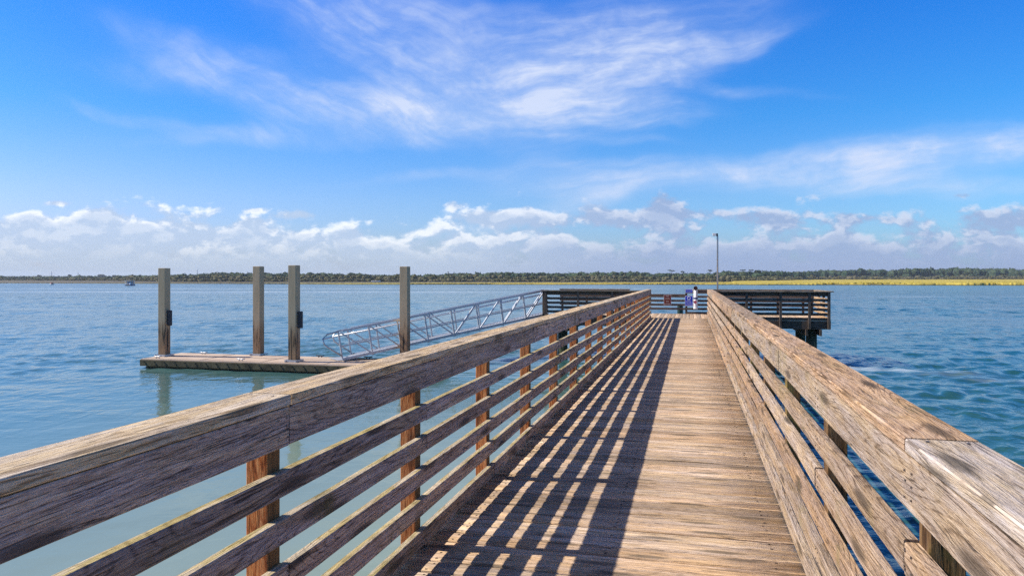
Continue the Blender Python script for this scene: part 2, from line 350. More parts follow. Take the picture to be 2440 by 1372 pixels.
# ------------------------------------------------------------------ water
ZW = -1.66
def water_mat():
    m, g, b = newmat('bay_water')
    pos = g.n('ShaderNodeNewGeometry').outputs['Position']; x, y, z = g.sep(pos)
    n = g.noise(g.vec(g.mul(x, .05), g.mul(y, .05), 0.), 1., 4., .55)
    xl = g.add(x, g.mul(g.sub(n, .5), 8.))
    dist = g.m('SQRT', g.add(g.mul(x, x), g.mul(y, y)))
    left = g.ss(xl, 3., -4.)                           # silty shallows on the landward side
    near = g.ss(g.add(dist, g.mul(g.sub(n, .5), 12.)), 27., 4.)
    turb = g.m('MAXIMUM', g.mul(left, near), 0.)
    deep = g.mix(g.ss(x, 20., -30.), (.010, .078, .090), (.075, .16, .155))
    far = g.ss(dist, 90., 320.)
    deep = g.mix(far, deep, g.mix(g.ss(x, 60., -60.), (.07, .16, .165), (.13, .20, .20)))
    c = g.mix(turb, deep, (.245, .315, .25))
    # calm / rough areas
    patch = g.noise(g.vec(g.mul(x, .03), g.mul(y, .11), 3.), 1., 4., .6)
    calm = g.mul(g.ss(xl, 1., -5.), g.ss(g.add(dist, g.mul(g.sub(patch, .5), 30.)), 33., 17.))
    amp = g.mix(calm, (1,)*3, (.15,)*3)
    amp = g.mul(amp, g.lin(patch, .3, .7, .65, 1.3))
    # boat wakes far out, a slick beside the pier
    def band(y0, k, hw, x0, x1):
        yy = g.add(g.sub(y, y0), g.mul(x, k)); yy = g.add(yy, g.mul(g.sub(n, .5), g.mul(hw, 1.2)))
        a = g.m('EXPONENT', g.mul(g.m('POWER', g.m('ABSOLUTE', g.m('DIVIDE', yy, hw)), 2.), -1.))
        return g.mul(a, g.mul(g.ss(x, x0-10, x0+10), g.ss(x, x1+10, x1-10)))
    br = g.ss(g.noise(g.vec(g.mul(x, .05), g.mul(y, .35), 9.), 1., 4., .65), .40, .60)
    foam_sheen = g.m('MAXIMUM', g.mul(band(166., -.248, 7., -260., -40.), .8), g.mul(band(214., -.248, 6., -230., -10.), .75))
    foam_sheen = g.m('MAXIMUM', foam_sheen, g.mul(band(150., -.248, 2.5, -110., -5.), .55))
    foam_sheen = g.m('MAXIMUM', foam_sheen, g.mul(band(124.6, -.248, 2.2, 30., 110.), .65))
    foam_sheen = g.mul(foam_sheen, g.add(.25, g.mul(br, .75)))
    slick = g.mul(band(31.1, .54, .75, 1., 40.), .9)
    foam_sheen = g.m('MAXIMUM', foam_sheen, g.mul(slick, g.mul(g.ss(br, .0, .8), .75)))  # the slick's pale sky reflection is painted in as colour, along with the foam
    caps = g.noise(g.vec(g.mul(x, .25), g.mul(y, .8), 2.), 1., 5., .65)
    foam_sheen = g.m('MAXIMUM', foam_sheen, g.mul(g.mul(g.ss(caps, .70, .76), .35), g.mul(g.ss(dist, 30., 60.), g.ss(calm, .5, 0.))))
    c = g.mix(foam_sheen, c, (.62, .70, .76))
    g.put(b.inputs['Base Color'], c)
    g.put(b.inputs['Roughness'], g.add(g.lin(dist, 10., 300., .05, .20), g.mul(foam_sheen, .4)))
    b.inputs['IOR'].default_value = 1.33
    def wv(sx, sy, seed, det, ro=.55, rot=.25):
        ca, sa = math.cos(rot), math.sin(rot)
        xx = g.add(g.mul(x, ca), g.mul(y, sa)); yy = g.sub(g.mul(y, ca), g.mul(x, sa))
        return g.noise(g.vec(g.mul(xx, sx), g.mul(yy, sy), seed), 1., det, ro, .4)
    a1 = wv(.22, .50, 0., 2., .5, .2); a2 = wv(.9, 1.9, 4., 3., .6, .35); a3 = wv(4., 7., 8., 3., .6, -.2); a4 = wv(.07, .035, 2., 2., .5, .1); a6 = wv(.75, .27, 17., 3., .55, .3)
    a5 = wv(.30, .09, 12., 3., .55, .15); a7 = wv(1.7, .6, 21., 3., .6, .25)
    h = g.add(g.mul(a2, .05), g.mul(a3, .012))
    h = g.add(h, g.mul(a5, g.lin(dist, 60., 200., .0, 1.3)))
    h = g.add(h, g.mul(a6, g.lin(dist, 40., 160., .0, .50)))
    h = g.add(h, g.mul(a7, g.lin(dist, 8., 60., .03, .14)))
    h = g.mul(h, g.mul(amp, g.sub(1., g.mul(slick, .5))))
    bp = g.n('ShaderNodeBump'); bp.inputs['Strength'].default_value = 1.; bp.inputs['Distance'].default_value = 1.
    g.put(bp.inputs['Height'], h); g.put(b.inputs['Normal'], bp.outputs[0])
    return m
M_water = water_mat()
# one sheet of water out past the far shore, with real waves: a fan of rows, finest where the bay is near
import numpy as np
NR, NA = 760, 780
rad = np.concatenate([2.2*(420/2.2)**(np.arange(NR)/(NR-1.)), [520, 700, 1000, 1500, 2200, 2900]])
mid = math.pi/2+YAW
ang = np.concatenate([np.linspace(mid-R(48), mid+R(48), NA), np.linspace(mid+R(50), mid+R(310), 90)])
RR, AA = np.meshgrid(rad, ang, indexing='ij')
X_ = RR*np.cos(AA); Y_ = RR*np.sin(AA); Z_ = np.zeros_like(X_)
rs = np.random.RandomState(4)
infan = np.zeros(len(ang)); infan[:NA] = 1.; infan[:14] *= np.linspace(0, 1, 14); infan[NA-14:NA] *= np.linspace(1, 0, 14)
sp_r = RR*(math.log(420/2.2)/(NR-1)); sp_a = RR*(R(96)/NA); sp_ = np.maximum(sp_a*1.2, sp_r*.8)
pat = np.zeros_like(X_)
for _ in range(9):
    l = rs.uniform(14, 60); th = rs.uniform(0, 6.28); pat += np.sin((X_*math.cos(th)*.6+Y_*math.sin(th)*1.3)*6.28/l+rs.uniform(0, 6.28))/3.
def sst(x, a, b_):
    t = np.clip((x-a)/(b_-a), 0, 1); return t*t*(3-2*t)
calm_ = sst(X_+pat*1.5, 1.5, -4.)*sst(RR+pat*5, 38., 25.)
gain = (1-.93*calm_)*np.clip(1+.55*pat, .30, 1.8)
for k in range(56):
    lam = .32*(3.2/.32)**rs.rand(); th = math.pi/2+.35+rs.normal(0, .75)
    amp = .0043*lam**.85*rs.uniform(.5, 1.2)
    ph = (X_*math.cos(th)+Y_*math.sin(th))*6.2832/lam+rs.uniform(0, 6.28)+pat*.8
    Z_ += amp*(np.sin(ph)+.28*np.cos(2*ph))*sst(lam/sp_, 2.4, 4.5)
Z_ *= gain*infan[None, :]*sst(RR, 430, 330)
co = np.stack([X_, Y_, Z_+ZW], -1).reshape(-1, 3)
nr_, na_ = RR.shape
i_ = np.arange(nr_-1)[:, None]*na_; j_ = np.arange(na_)[None, :]; j2 = (j_+1) % na_
fc = np.stack([i_+j_, i_+na_+j_, i_+na_+j2, i_+j2], -1).reshape(-1, 4)
cidx = len(co); co = np.vstack([co, [[0, 0, ZW]]])
me = bpy.data.meshes.new('water'); nf = len(fc); tri = np.stack([np.full(na_, cidx), np.arange(na_), (np.arange(na_)+1) % na_], -1)
me.vertices.add(len(co)); me.vertices.foreach_set('co', co.astype('f').ravel())
me.loops.add(nf*4+na_*3); me.loops.foreach_set('vertex_index', np.concatenate([fc.ravel(), tri.ravel()]).astype('i'))
me.polygons.add(nf+na_); me.polygons.foreach_set('loop_start', np.concatenate([np.arange(nf)*4, nf*4+np.arange(na_)*3]).astype('i'))
me.polygons.foreach_set('use_smooth', np.ones(nf+na_, dtype=bool)); me.update(calc_edges=True); me.validate()
me.materials.append(M_water); wo = bpy.data.objects.new('water', me); C.objects.link(wo); tag(wo, kind='structure')
# ------------------------------------------------------------------ pier geometry
XL, XR = -1.505, .58           # inner faces of the rail boards
PE = 28.45                     # outer end of the walkway
Y0 = -3.4
SP = 1.5
HC = 1.113
CT = .040                      # cap thickness
ROWS = [.822-.179*k for k in range(5)]   # tops of the five slats
SLH = .094; FH = .148; TH = .041
pier = thing('boardwalk_pier', (-.46, 0, 0), 'long straight wooden walkway of cross planks running out over the water', 'pier')
dk = MB(); y = Y0
while y < PE-.01:
    pw = .140+rnd.uniform(-.003, .003); gap = rnd.choice([.007, .008, .010, .012, .014])
    if y+pw > PE-.002: pw = PE-.002-y
    dz_ = rnd.uniform(-.003, .002)
    dk.board((XL-.10+rnd.uniform(-.012, .012), y+pw/2, -.02+dz_), (XR+.10+rnd.uniform(-.012, .012), y+pw/2, -.02+dz_+rnd.uniform(-.003, .003)), (0, 0, 1), pw, .04, bev=.006, step=.5, wob=.0016, crown=rnd.uniform(.0003, .0012), roll=rnd.uniform(-.013, .013))
    # nail heads over the joists
    for xx in (-1.38, -.47, .45):
        for yy in (.03, pw-.03):
            if rnd.random() < .9 and y < 16: dk.box((xx+rnd.uniform(-.012, .012), y+yy, .0005+dz_-.001), .013, .010, .003, rz=rnd.random(), mi=1)
    y += pw+gap
dk.build('deck', [W_deck, plain('dark_nail_head', (.05, .035, .028), .7)], pier)
for xx in (XL-.02, XR+.02):
    j = MB(); j.board((xx, Y0, -.165), (xx, PE, -.165), (1, 0, 0), .235, .045, step=3.); j.build('side_beam', W_rail, pier)
j = MB(); j.board((-.46, Y0, -.165), (-.46, PE, -.165), (1, 0, 0), .235, .045, step=3.); j.build('side_beam', W_dark, pier)
for yy in (1.5, 6.0, 10.5, 15.0, 19.5, 24.0):
    j = MB(); j.board((XL-.25, yy, -.43), (XR+.25, yy, -.43), (0, 0, 1), .2, .28, step=3.); j.build('cap_beam', W_dark, pier)
    for xx in (XL+.25, XR-.22):
        j = MB(); j.tube([(xx, yy, -3.0), (xx, yy, -.572)], .15, 18); j.build('pile', W_pile, pier)
def railing(name, label, side, y0, y1, ys):
    "side -1: left of the walkway, +1: right"
    left = side < 0
    X = XL if left else XR
    root = thing(name, (X, y0, 0), label, 'railing')
    xc = X+side*TH/2; xp = X+side*(TH+.044)
    mat = W_rail if left else W_railr
    edge = -side
    def joints(off, lens):
        cuts = [y0]; k = 0
        js = [p+.046 for p in posts if p > y0+.5]
        i = off
        while i < len(js)-1:
            cuts.append(js[i]); i += lens[k % len(lens)]; k += 1
        cuts.append(y1); return cuts
    posts = []; p = ys
    while p < y1-.05: posts.append(p); p += SP
    posts.append(y1-.046) if y1-posts[-1] > .5 else None
    nz = 0
    def nails(m_, z, yj, h, nn=2):
        for dy in (-.03, .03):
            for k in range(nn):
                zz = z-h*(.25+.5*k/(max(1, nn-1)))
                m_.box((X-side*.0005, yj+dy*(1+rnd.uniform(-.2, .2)), zz+rnd.uniform(-.006, .006)), .003, .0055, .0055, mi=1)
    for p in posts:
        m_ = MB(); r = rnd.uniform(-.003, .003)
        m_.board((xp, p+r, -.42), (xp, p+r, HC-CT-.0015), (0, 1, 0), .089, .092, step=.5, wob=.001)
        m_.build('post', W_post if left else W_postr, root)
    # fascia
    def run(cuts, z, h, nm, dpt=TH):
        for a, b_ in zip(cuts[:-1], cuts[1:]):
            m_ = MB(); o1, o2 = rnd.uniform(-.003, .003), rnd.uniform(-.003, .003); xo = side*rnd.uniform(.0, .0025)
            m_.board((xc+xo, a+.004, z-h/2+o1), (xc+xo, b_-.004, z-h/2+o2), (side, 0, 0), h, dpt, step=.5, wob=.0018)
            if nm != 'top_rail' or 1:
                for p in posts:
                    if a-.1 < p < b_+.1 and p < 13: nails(m_, z, p, h, 3 if h > .12 else 2)
            m_.build(nm, [mat, M_nail], root)
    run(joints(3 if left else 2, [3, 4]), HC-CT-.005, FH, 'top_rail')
    for k, z in enumerate(ROWS):
        off = [4, 1, 3, 2, 1][k] if left else [3, 1, 2, 0, 4][k]
        run(joints(off % 4, [3, 3, 4] if k % 2 else [4, 3, 3]), z+rnd.uniform(-.002, .002), SLH, 'slat')
    # cap
    cx = XL-.087 if left else XR+.100
    cuts = joints(3, [4, 3])
    for a, b_ in zip(cuts[:-1], cuts[1:]):
        m_ = MB(); zo = rnd.uniform(-.001, .002)
        m_.board((cx, a+.006, HC-CT/2+zo), (cx, b_-.006, HC-CT/2+zo+rnd.uniform(-.001, .001)), (0, 0, 1), .190, CT, step=.5, wob=.002, cut=0)
        for p in posts:
            if a < p < b_ and p < 10:
                for dx_ in (-.05, .05): m_.box((cx+dx_*edge, p+rnd.uniform(-.01, .01), HC+zo+.0005), .008, .008, .003, mi=1)
        m_.build('cap_board', [W_cap if left else (W_capg if a < 0 else W_capr), M_nail], root)
    return root
railing('pier_railing', 'weathered grey wooden railing with orange-brown posts along the left side of the walkway', -1, Y0, PE, 2.455-SP*3)
railing('pier_railing', 'sunlit tan wooden railing along the right side of the walkway', 1, Y0, PE, 2.20-SP*3)
# ------------------------------------------------------------------ platform
PX0, PX1 = -5.75, 4.95; PY0, PY1 = PE, 32.2; PH = 1.06
plat = thing('fishing_platform', ((PX0+PX1)/2, PY0, 0), 'dark wooden T-head platform on piles at the far end of the walkway', 'platform')
dk = MB(); x = PX0+.004
while x < PX1-.02:
    pw = min(.14, PX1-x); dz_ = rnd.uniform(-.003, .002)
    dk.board((x+pw/2, PY0+.004+rnd.uniform(0, .01), -.02+dz_), (x+pw/2, PY1, -.02+dz_), (0, 0, 1), pw, .04, bev=.003, step=1.5, crown=.004)
    x += pw+.006
dk.build('deck', W_deck, plat)
def beam(a, b_, h, t, up, m_=W_dark, nm='rim_beam', par=plat):
    q_ = MB(); q_.board(a, b_, up, h, t, step=2.); return q_.build(nm, m_, par)
for yy in (PY0+.025, PY1-.025): beam((PX0, yy, -.19), (PX1, yy, -.19), .29, .045, (0, 1, 0))
for xx in (PX0+.024, PX1-.024): beam((xx, PY0+.05, -.19), (xx, PY1-.05, -.19), .285, .044, (1, 0, 0))
for xx in (-5.05, -.45, 4.35):
    for s_ in (-.24, .24): beam((xx+s_, PY0-.12, -.46), (xx+s_, PY1+.1, -.46), .23, .075, (1, 0, 0), nm='cap_beam')
    for yy in (PY0+.45, PY1-.5):
        q_ = MB(); q_.tube([(xx, yy, -3.2), (xx, yy, -.345)], .195, 20); pl = q_.build('pile', W_pile, plat)
        q_ = MB(); q_.tube([(xx, yy, -2.2), (xx, yy, -.62)], .207, 20, cap=False); q_.build('sleeve', plain('pile_sleeve', (.015, .040, .022), .5) if not bpy.data.materials.get('pile_sleeve') else bpy.data.materials['pile_sleeve'], pl)
def prail(label, a, b_, out, posts, segs, bolts=False, wm=None):
    wm = wm or W_dark
    "rail from a to b (2D), posts on the 'out' side; segs: list of (t0,t1,low)"
    a = Vector((a[0], a[1], 0)); b_ = Vector((b_[0], b_[1], 0)); d = (b_-a); L = d.length; d.normalize(); n_ = Vector((out[0], out[1], 0))
    root = thing('platform_railing', tuple((a+b_)/2), label, 'railing', 'railings round the platform')
    for t in posts:
        low = any(s0 < t < s1 and lw for s0, s1, lw in segs)
        top = (.845 if low else PH-.04)-.002
        c = a+d*t+n_*(TH/2+.046)
        q_ = MB(); q_.board((c.x, c.y, -.33), (c.x, c.y, top), tuple(d), .089, .089, step=.6, wob=.001); po = q_.build('post', W_dark, root)
        if bolts:
            for zz in (-.10, -.24):
                e = c+n_*.05
                q_ = MB(); q_.tube([(e.x-n_.x*.01, e.y-n_.y*.01, zz), (e.x+n_.x*.035, e.y+n_.y*.035, zz)], .040, 10); q_.build('bolt', M_white, po)
    for s0, s1, lw in segs:
        p, q0 = a+d*s0, a+d*s1
        lv = PH-.04
        if lw:
            beam((p.x, p.y, .845-.072), (q0.x, q0.y, .845-.072), .144, TH, out+(0,), wm, 'top_rail', root)
            zs = (.605, .43, .255)
        else:
            beam((p.x, p.y, lv-.076), (q0.x, q0.y, lv-.076), .148, TH, out+(0,), wm, 'top_rail', root)
            zs = (.782, .607, .432, .257, .085)
            c = n_*.06
            q_ = MB(); q_.board((p.x+c.x-d.x*.03, p.y+c.y-d.y*.03, PH-.02), (q0.x+c.x+d.x*.03, q0.y+c.y+d.y*.03, PH-.02), (0, 0, 1), .19, .04, step=1.2); q_.build('cap_board', W_pcap, root)
        for z in zs: beam((p.x, p.y, z-SLH/2), (q0.x, q0.y, z-SLH/2), SLH, TH, out+(0,), wm, 'slat', root)
    return root
wl = XL-.14-PX0
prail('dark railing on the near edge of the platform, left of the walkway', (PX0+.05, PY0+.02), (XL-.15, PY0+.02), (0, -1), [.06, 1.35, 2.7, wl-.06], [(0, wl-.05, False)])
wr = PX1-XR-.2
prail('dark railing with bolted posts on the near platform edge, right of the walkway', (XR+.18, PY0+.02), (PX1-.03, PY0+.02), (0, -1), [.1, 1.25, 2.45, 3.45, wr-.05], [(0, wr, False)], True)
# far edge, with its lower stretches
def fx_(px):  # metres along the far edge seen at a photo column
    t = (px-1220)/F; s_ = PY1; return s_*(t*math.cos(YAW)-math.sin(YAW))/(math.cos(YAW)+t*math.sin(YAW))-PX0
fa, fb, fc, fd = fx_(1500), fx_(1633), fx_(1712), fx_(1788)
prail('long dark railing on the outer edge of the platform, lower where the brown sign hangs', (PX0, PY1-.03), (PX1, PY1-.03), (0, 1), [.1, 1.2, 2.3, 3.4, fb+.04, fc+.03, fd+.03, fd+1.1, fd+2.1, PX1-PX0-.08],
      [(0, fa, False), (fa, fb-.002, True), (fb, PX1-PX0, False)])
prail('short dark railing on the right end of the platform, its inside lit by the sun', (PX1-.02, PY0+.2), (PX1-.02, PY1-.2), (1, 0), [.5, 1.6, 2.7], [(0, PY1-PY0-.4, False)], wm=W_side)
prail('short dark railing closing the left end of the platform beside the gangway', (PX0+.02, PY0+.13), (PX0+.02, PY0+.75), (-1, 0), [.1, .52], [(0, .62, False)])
# ------------------------------------------------------------------ lamp/camera pole, signs, tube
pp = at(1710, 690, PH)
pp = atd(1710, F*(H-1.06)/28.6*.985, 0)
pole = thing('camera_pole', (pp.x, PY1+.20, 0), 'tall thin galvanised pole with a small white camera head on top', 'pole')
px_, py_ = pp.x, PY1+.14
pp = atd(1710, PY1*.9706-pp.x*.2408, 0); px_ = pp.x
zt = H+(661-561)*31.2/F
pole.location = (px_, py_, 0)
q_ = MB(); q_.tube([(px_, py_, -.25), (px_, py_, zt-.04), (px_-.02, py_-.01, zt+.03), (px_-.07, py_-.03, zt+.05)], .036, 12); q_.build('shaft', M_galv, pole)
q_ = MB(); q_.box((px_-.13, py_-.05, zt+.03), .16, .13, .11); q_.build('camera_head', M_white, pole, .012)
q_ = MB(); q_.box((px_-.02, py_-.045, zt+.02), .07, .05, .12); q_.build('bracket', M_black, pole, .006)
def textmesh(s, size, loc, mat, parent, name='lettering', depth=.002):
    cu = bpy.data.curves.new('t', 'FONT'); cu.body = s; cu.size = size; cu.align_x = 'CENTER'; cu.align_y = 'CENTER'; cu.extrude = depth; cu.space_line = .95
    o = bpy.data.objects.new('t', cu); C.objects.link(o); dg = bpy.context.evaluated_depsgraph_get(); dg.update()
    me = bpy.data.meshes.new_from_object(o.evaluated_get(dg)); bpy.data.objects.remove(o); me.name = name
    me.transform(Matrix.Translation(Vector(loc)-Vector(parent.location)) @ Matrix.Rotation(R(90), 4, 'X'))
    me.materials.clear(); me.materials.append(mat)
    x = bpy.data.objects.new(name, me); C.objects.link(x); x.parent = parent; return x
def rounded(mb_, cx, cz, wd, h, rr, y0, y1, mi=0):
    ring = []
    for (sx, sz, a0) in ((1, 1, 0), (-1, 1, 90), (-1, -1, 180), (1, -1, 270)):
        for k in range(5):
            a = R(a0+k*22.5); ring.append((cx+sx*(wd/2-rr)+rr*math.cos(a), cz+sz*(h/2-rr)+rr*math.sin(a)))
    f = [mb_.vert((p[0], y0, p[1])) for p in ring]; b_ = [mb_.vert((p[0], y1, p[1])) for p in ring]
    mb_.face(f, mi); mb_.face(b_[::-1], mi); n_ = len(f)
    for i in range(n_): mb_.face((f[i], b_[i], b_[(i+1) % n_], f[(i+1) % n_]), mi)
FY = PY1-.03-TH/2            # face of the far rail
def fxy(px, py, yy):
    t = (px-1220)/F; X_ = yy*(t*math.cos(YAW)-math.sin(YAW))/(math.cos(YAW)+t*math.sin(YAW)); zc = yy*math.cos(YAW)-X_*math.sin(YAW)
    return X_, H-(py-661)*zc/F
def sign(name, label, x0, y0, x1, y1, face, border, lines):
    yy = FY-.06
    X0, Z0 = fxy(x0, y0, yy); X1, Z1 = fxy(x1, y1, yy); cx, cz, wd, h = (X0+X1)/2, (Z0+Z1)/2, X1-X0, Z0-Z1
    root = thing(name, (cx, yy, cz), label, 'sign')
    q_ = MB(); rounded(q_, cx, cz, wd, h, .03, yy, yy+.006); q_.build('border', border, root)
    q_ = MB(); rounded(q_, cx, cz, wd-.03, h-.03, .024, yy-.003, yy-.0005); q_.build('panel', face, root)
    q_ = MB(); q_.box((cx, yy+.034, cz), .06, .05, h*.8); q_.build('bracket', M_galv, root)
    return root, cx, cz, wd, h, yy
r_, cx, cz, wd, h, yy = sign('warning_sign', 'brown rectangular sign with pale lettering on the low railing of the platform', 1581.5, 702, 1599.5, 728, M_brown, M_cream, None)
for k, t in enumerate(('NO', 'DIVING', 'NO', 'JUMPING')):
    textmesh(t, .075 if len(t) < 3 else .062, (cx, yy-.006, cz+h*(.36-.235*k)), M_cream, r_)
def dashes(mb_, cx, cz, wd, n_, rng, yy, hh=.012):
    x = cx-wd/2
    while x < cx+wd/2-.02:
        l = min(rng.uniform(.02, .06), cx+wd/2-x); mb_.box((x+l/2, yy, cz), l, .003, hh); x += l+.012
r_, cx, cz, wd, h, yy = sign('notice_sign', 'small blue sign with two lines of white print, above the larger blue sign', 1633, 688.5, 1650.5, 698, M_blue, M_signw, None)
q_ = MB(); rg = random.Random(3); dashes(q_, cx, cz+h*.15, wd*.72, 1, rg, yy-.005, .011); dashes(q_, cx, cz-h*.17, wd*.6, 1, rg, yy-.005, .011); q_.build('lettering', M_signw, r_)
r_, cx, cz, wd, h, yy = sign('notice_sign', 'tall blue sign with a white ring emblem over lines of white print', 1632, 704.5, 1651, 729.5, M_blue, M_signw, None)
q_ = MB(); q_.tube([(cx+.062*math.cos(R(a)), yy-.005, cz+h*.27+.062*math.sin(R(a))) for a in range(0, 361, 20)], .011, 6); q_.build('emblem', M_signw, r_)
q_ = MB()
for k, ww in enumerate((.5, .66, .74, .6, .8, .76, .8)): dashes(q_, cx, cz+h*(.06-.082*k), wd*ww*.95, 1, rg, yy-.005, .014 if k == 0 else .009)
q_.build('lettering', M_signw, r_)
# line tube
X0, Z0 = fxy(1657.5, 688, FY-.12); X1, Z1 = fxy(1658, 735, FY-.12); yy = FY-.12
tube = thing('recycling_tube', (X0, yy, Z1), 'white upright plastic pipe with an open elbow on top, beside the blue signs', 'pipe bin')
rr_ = .088
q_ = MB(); pts = [(X0, yy, Z1), (X0, yy, Z0-.06), (X0, yy-.02, Z0-.01), (X0, yy-.07, Z0+.02), (X0, yy-.13, Z0+.03)]; q_.tube(pts, rr_, 20, cap=False)
q_.tube([(X0, yy-.12, Z0+.028), (X0, yy-.15, Z0+.033)], rr_+.012, 20, cap=False); q_.tube([(X0, yy, Z1-.03), (X0, yy, Z1+.05)], rr_+.008, 20)
q_.build('body', M_white, tube)
q_ = MB(); q_.tube([(X0, yy-.10, Z0+.027), (X0, yy-.102, Z0+.027)], rr_-.004, 20); q_.build('opening', plain('dark_inside', (.07, .018, .01), .8), tube)
q_ = MB(); q_.tube([(X0, yy, Z1+.40), (X0, yy, Z1+.475)], rr_+.002, 20, cap=False); q_.build('printed_band', M_navy, tube)
q_ = MB(); q_.tube([(X0-.02, yy-rr_-.006, Z1+.28), (X0-.02, yy-rr_+.03, Z1+.28)], .066, 18); q_.build('round_sticker', M_red, tube)
q_ = MB(); q_.box((X0, yy+.105, Z1+.35), .05, .03, .5); q_.build('bracket', M_galv, tube)
# ------------------------------------------------------------------ floating dock
ZD = -1.34
DX0, DX1, DY0, DY1 = -19.15, -8.2, 21.95, 24.05
dock = thing('floating_dock', ((DX0+DX1)/2, (DY0+DY1)/2, ZW), 'low tan-topped floating dock with a stained bolted side lying on the water', 'dock')
q_ = MB(); q_.box(((DX0+DX1)/2, (DY0+DY1)/2, ZD-.03), DX1-DX0, DY1-DY0, .06); q_.build('deck', M_dockt, dock, .01)
q_ = MB(); q_.box(((DX0+DX1)/2, (DY0+DY1)/2, ZD-.36), DX1-DX0-.24, DY1-DY0-.24, .60); q_.build('float', M_docks, dock)
for yy in (DY0-.02, DY1+.02):
    q_ = MB(); q_.board((DX0, yy, ZD-.145), (DX1, yy, ZD-.145), (0, 1, 0), .215, .06, step=2.); q_.build('side_beam', M_docks, dock)
q_ = MB(); q_.board((DX0-.02, DY0+.02, ZD-.145), (DX0-.02, DY1-.02, ZD-.145), (1, 0, 0), .215, .06, step=2.); q_.build('side_beam', M_docks, dock)
q_ = MB(); x = DX0+.2
while x < DX1:
    for dz_ in (-.10, -.19):
        q_.tube([(x+(.06 if dz_ < -.15 else 0), DY0-.045, ZD+dz_), (x+(.06 if dz_ < -.15 else 0), DY0-.07, ZD+dz_)], .022, 8)
    x += .42
tag(q_.build('bolt_heads', M_rub, dock), kind='stuff')
q_ = MB(); q_.box(((DX0+DX1)/2, DY0+.12, ZD+.006), DX1-DX0-.1, .012, .006); q_.box(((DX0+DX1)/2, (DY0+DY1)/2+.1, ZD+.006), DX1-DX0-.1, .015, .006)
x = DX0+2.4
while x < DX1: q_.box((x, (DY0+DY1)/2, ZD+.007), .012, DY1-DY0-.1, .006); x += 2.4
q_.build('deck_joint', M_dkbox, dock)
for (xx, yy) in ((DX0+.5, DY0+.25), (DX0+3.9, DY0+.25), (DX0+1.2, DY1-.25), (DX1-3.0, DY1-.22), (-13.1, DY1-.2), (DX1-1.2, DY0+.25)):
    q_ = MB()
    for s_ in (-.06, .06): q_.tube([(xx+s_, yy, ZD), (xx+s_, yy, ZD+.06)], .018, 8)
    q_.tube([(xx-.16, yy, ZD+.075), (xx-.06, yy, ZD+.062), (xx+.06, yy, ZD+.062), (xx+.16, yy, ZD+.075)], .019, 8); q_.build('cleat', M_galv if xx < -15 else M_rub, dock)
# piles
PW = .295
def dpile(px, zc, top, label, box=None):
    p = atd(px, zc, 0)
    root = thing('square_pile', (p.x, p.y, ZW), label, 'pile', 'square concrete piles holding the floating dock')
    q_ = MB(); n_ = 9
    hw = PW/2
    rings = []
    for i in range(n_+1):
        z = -4+(top+4)*i/n_; rings.append([q_.vert((p.x+a*hw, p.y+b_*hw, z), (0, 0, z)) for a, b_ in ((-1, -1), (1, -1), (1, 1), (-1, 1))])
    for i in range(n_):
        for k in range(4): q_.face((rings[i][k], rings[i][(k+1) % 4], rings[i+1][(k+1) % 4], rings[i+1][k]))
    q_.face(rings[-1]); q_.face(rings[0][::-1]); q_.build('shaft', M_pile, root, .012)
    if box:
        z0, z1 = box; q_ = MB(); c = (p.x+hw+.10, p.y-.02, (z0+z1)/2)
        q_.box(c, .16, .10, z1-z0); q_.build('fender_box', M_dkbox, root, .02)
        q_ = MB(); 
        for zz in (z0+.1, z1-.1): q_.box((p.x+hw+.008, p.y-.02, zz), .03, .14, .04)
        q_.build('bracket', M_galv, root)
    # guide frame on the dock
    q_ = MB()
    for s_ in (-1, 1):
        q_.box((p.x+s_*(hw+.05), p.y, ZD+.04), .05, PW+.22, .07)
        q_.box((p.x, p.y+s_*(hw+.05), ZD+.04), PW+.05, .05, .07)
    fr = q_.build('guide_frame', M_galv, dock)
    return p
dpile(391.5, 26.75, 1.91, 'leftmost square pile, at the outer end of the dock, with a dark box', (-.21, .36))
dpile(616, 27.05, 1.98, 'square pile without a box on the dock, between the two piles with boxes')
dpile(701, 25.0, 1.985, 'black-stained square pile with a dark box, on the front edge of the dock', (-.04+-.14, .40))
dpile(965, 26.1, 1.96, 'lone square pile standing in the water behind the sloping gangway')
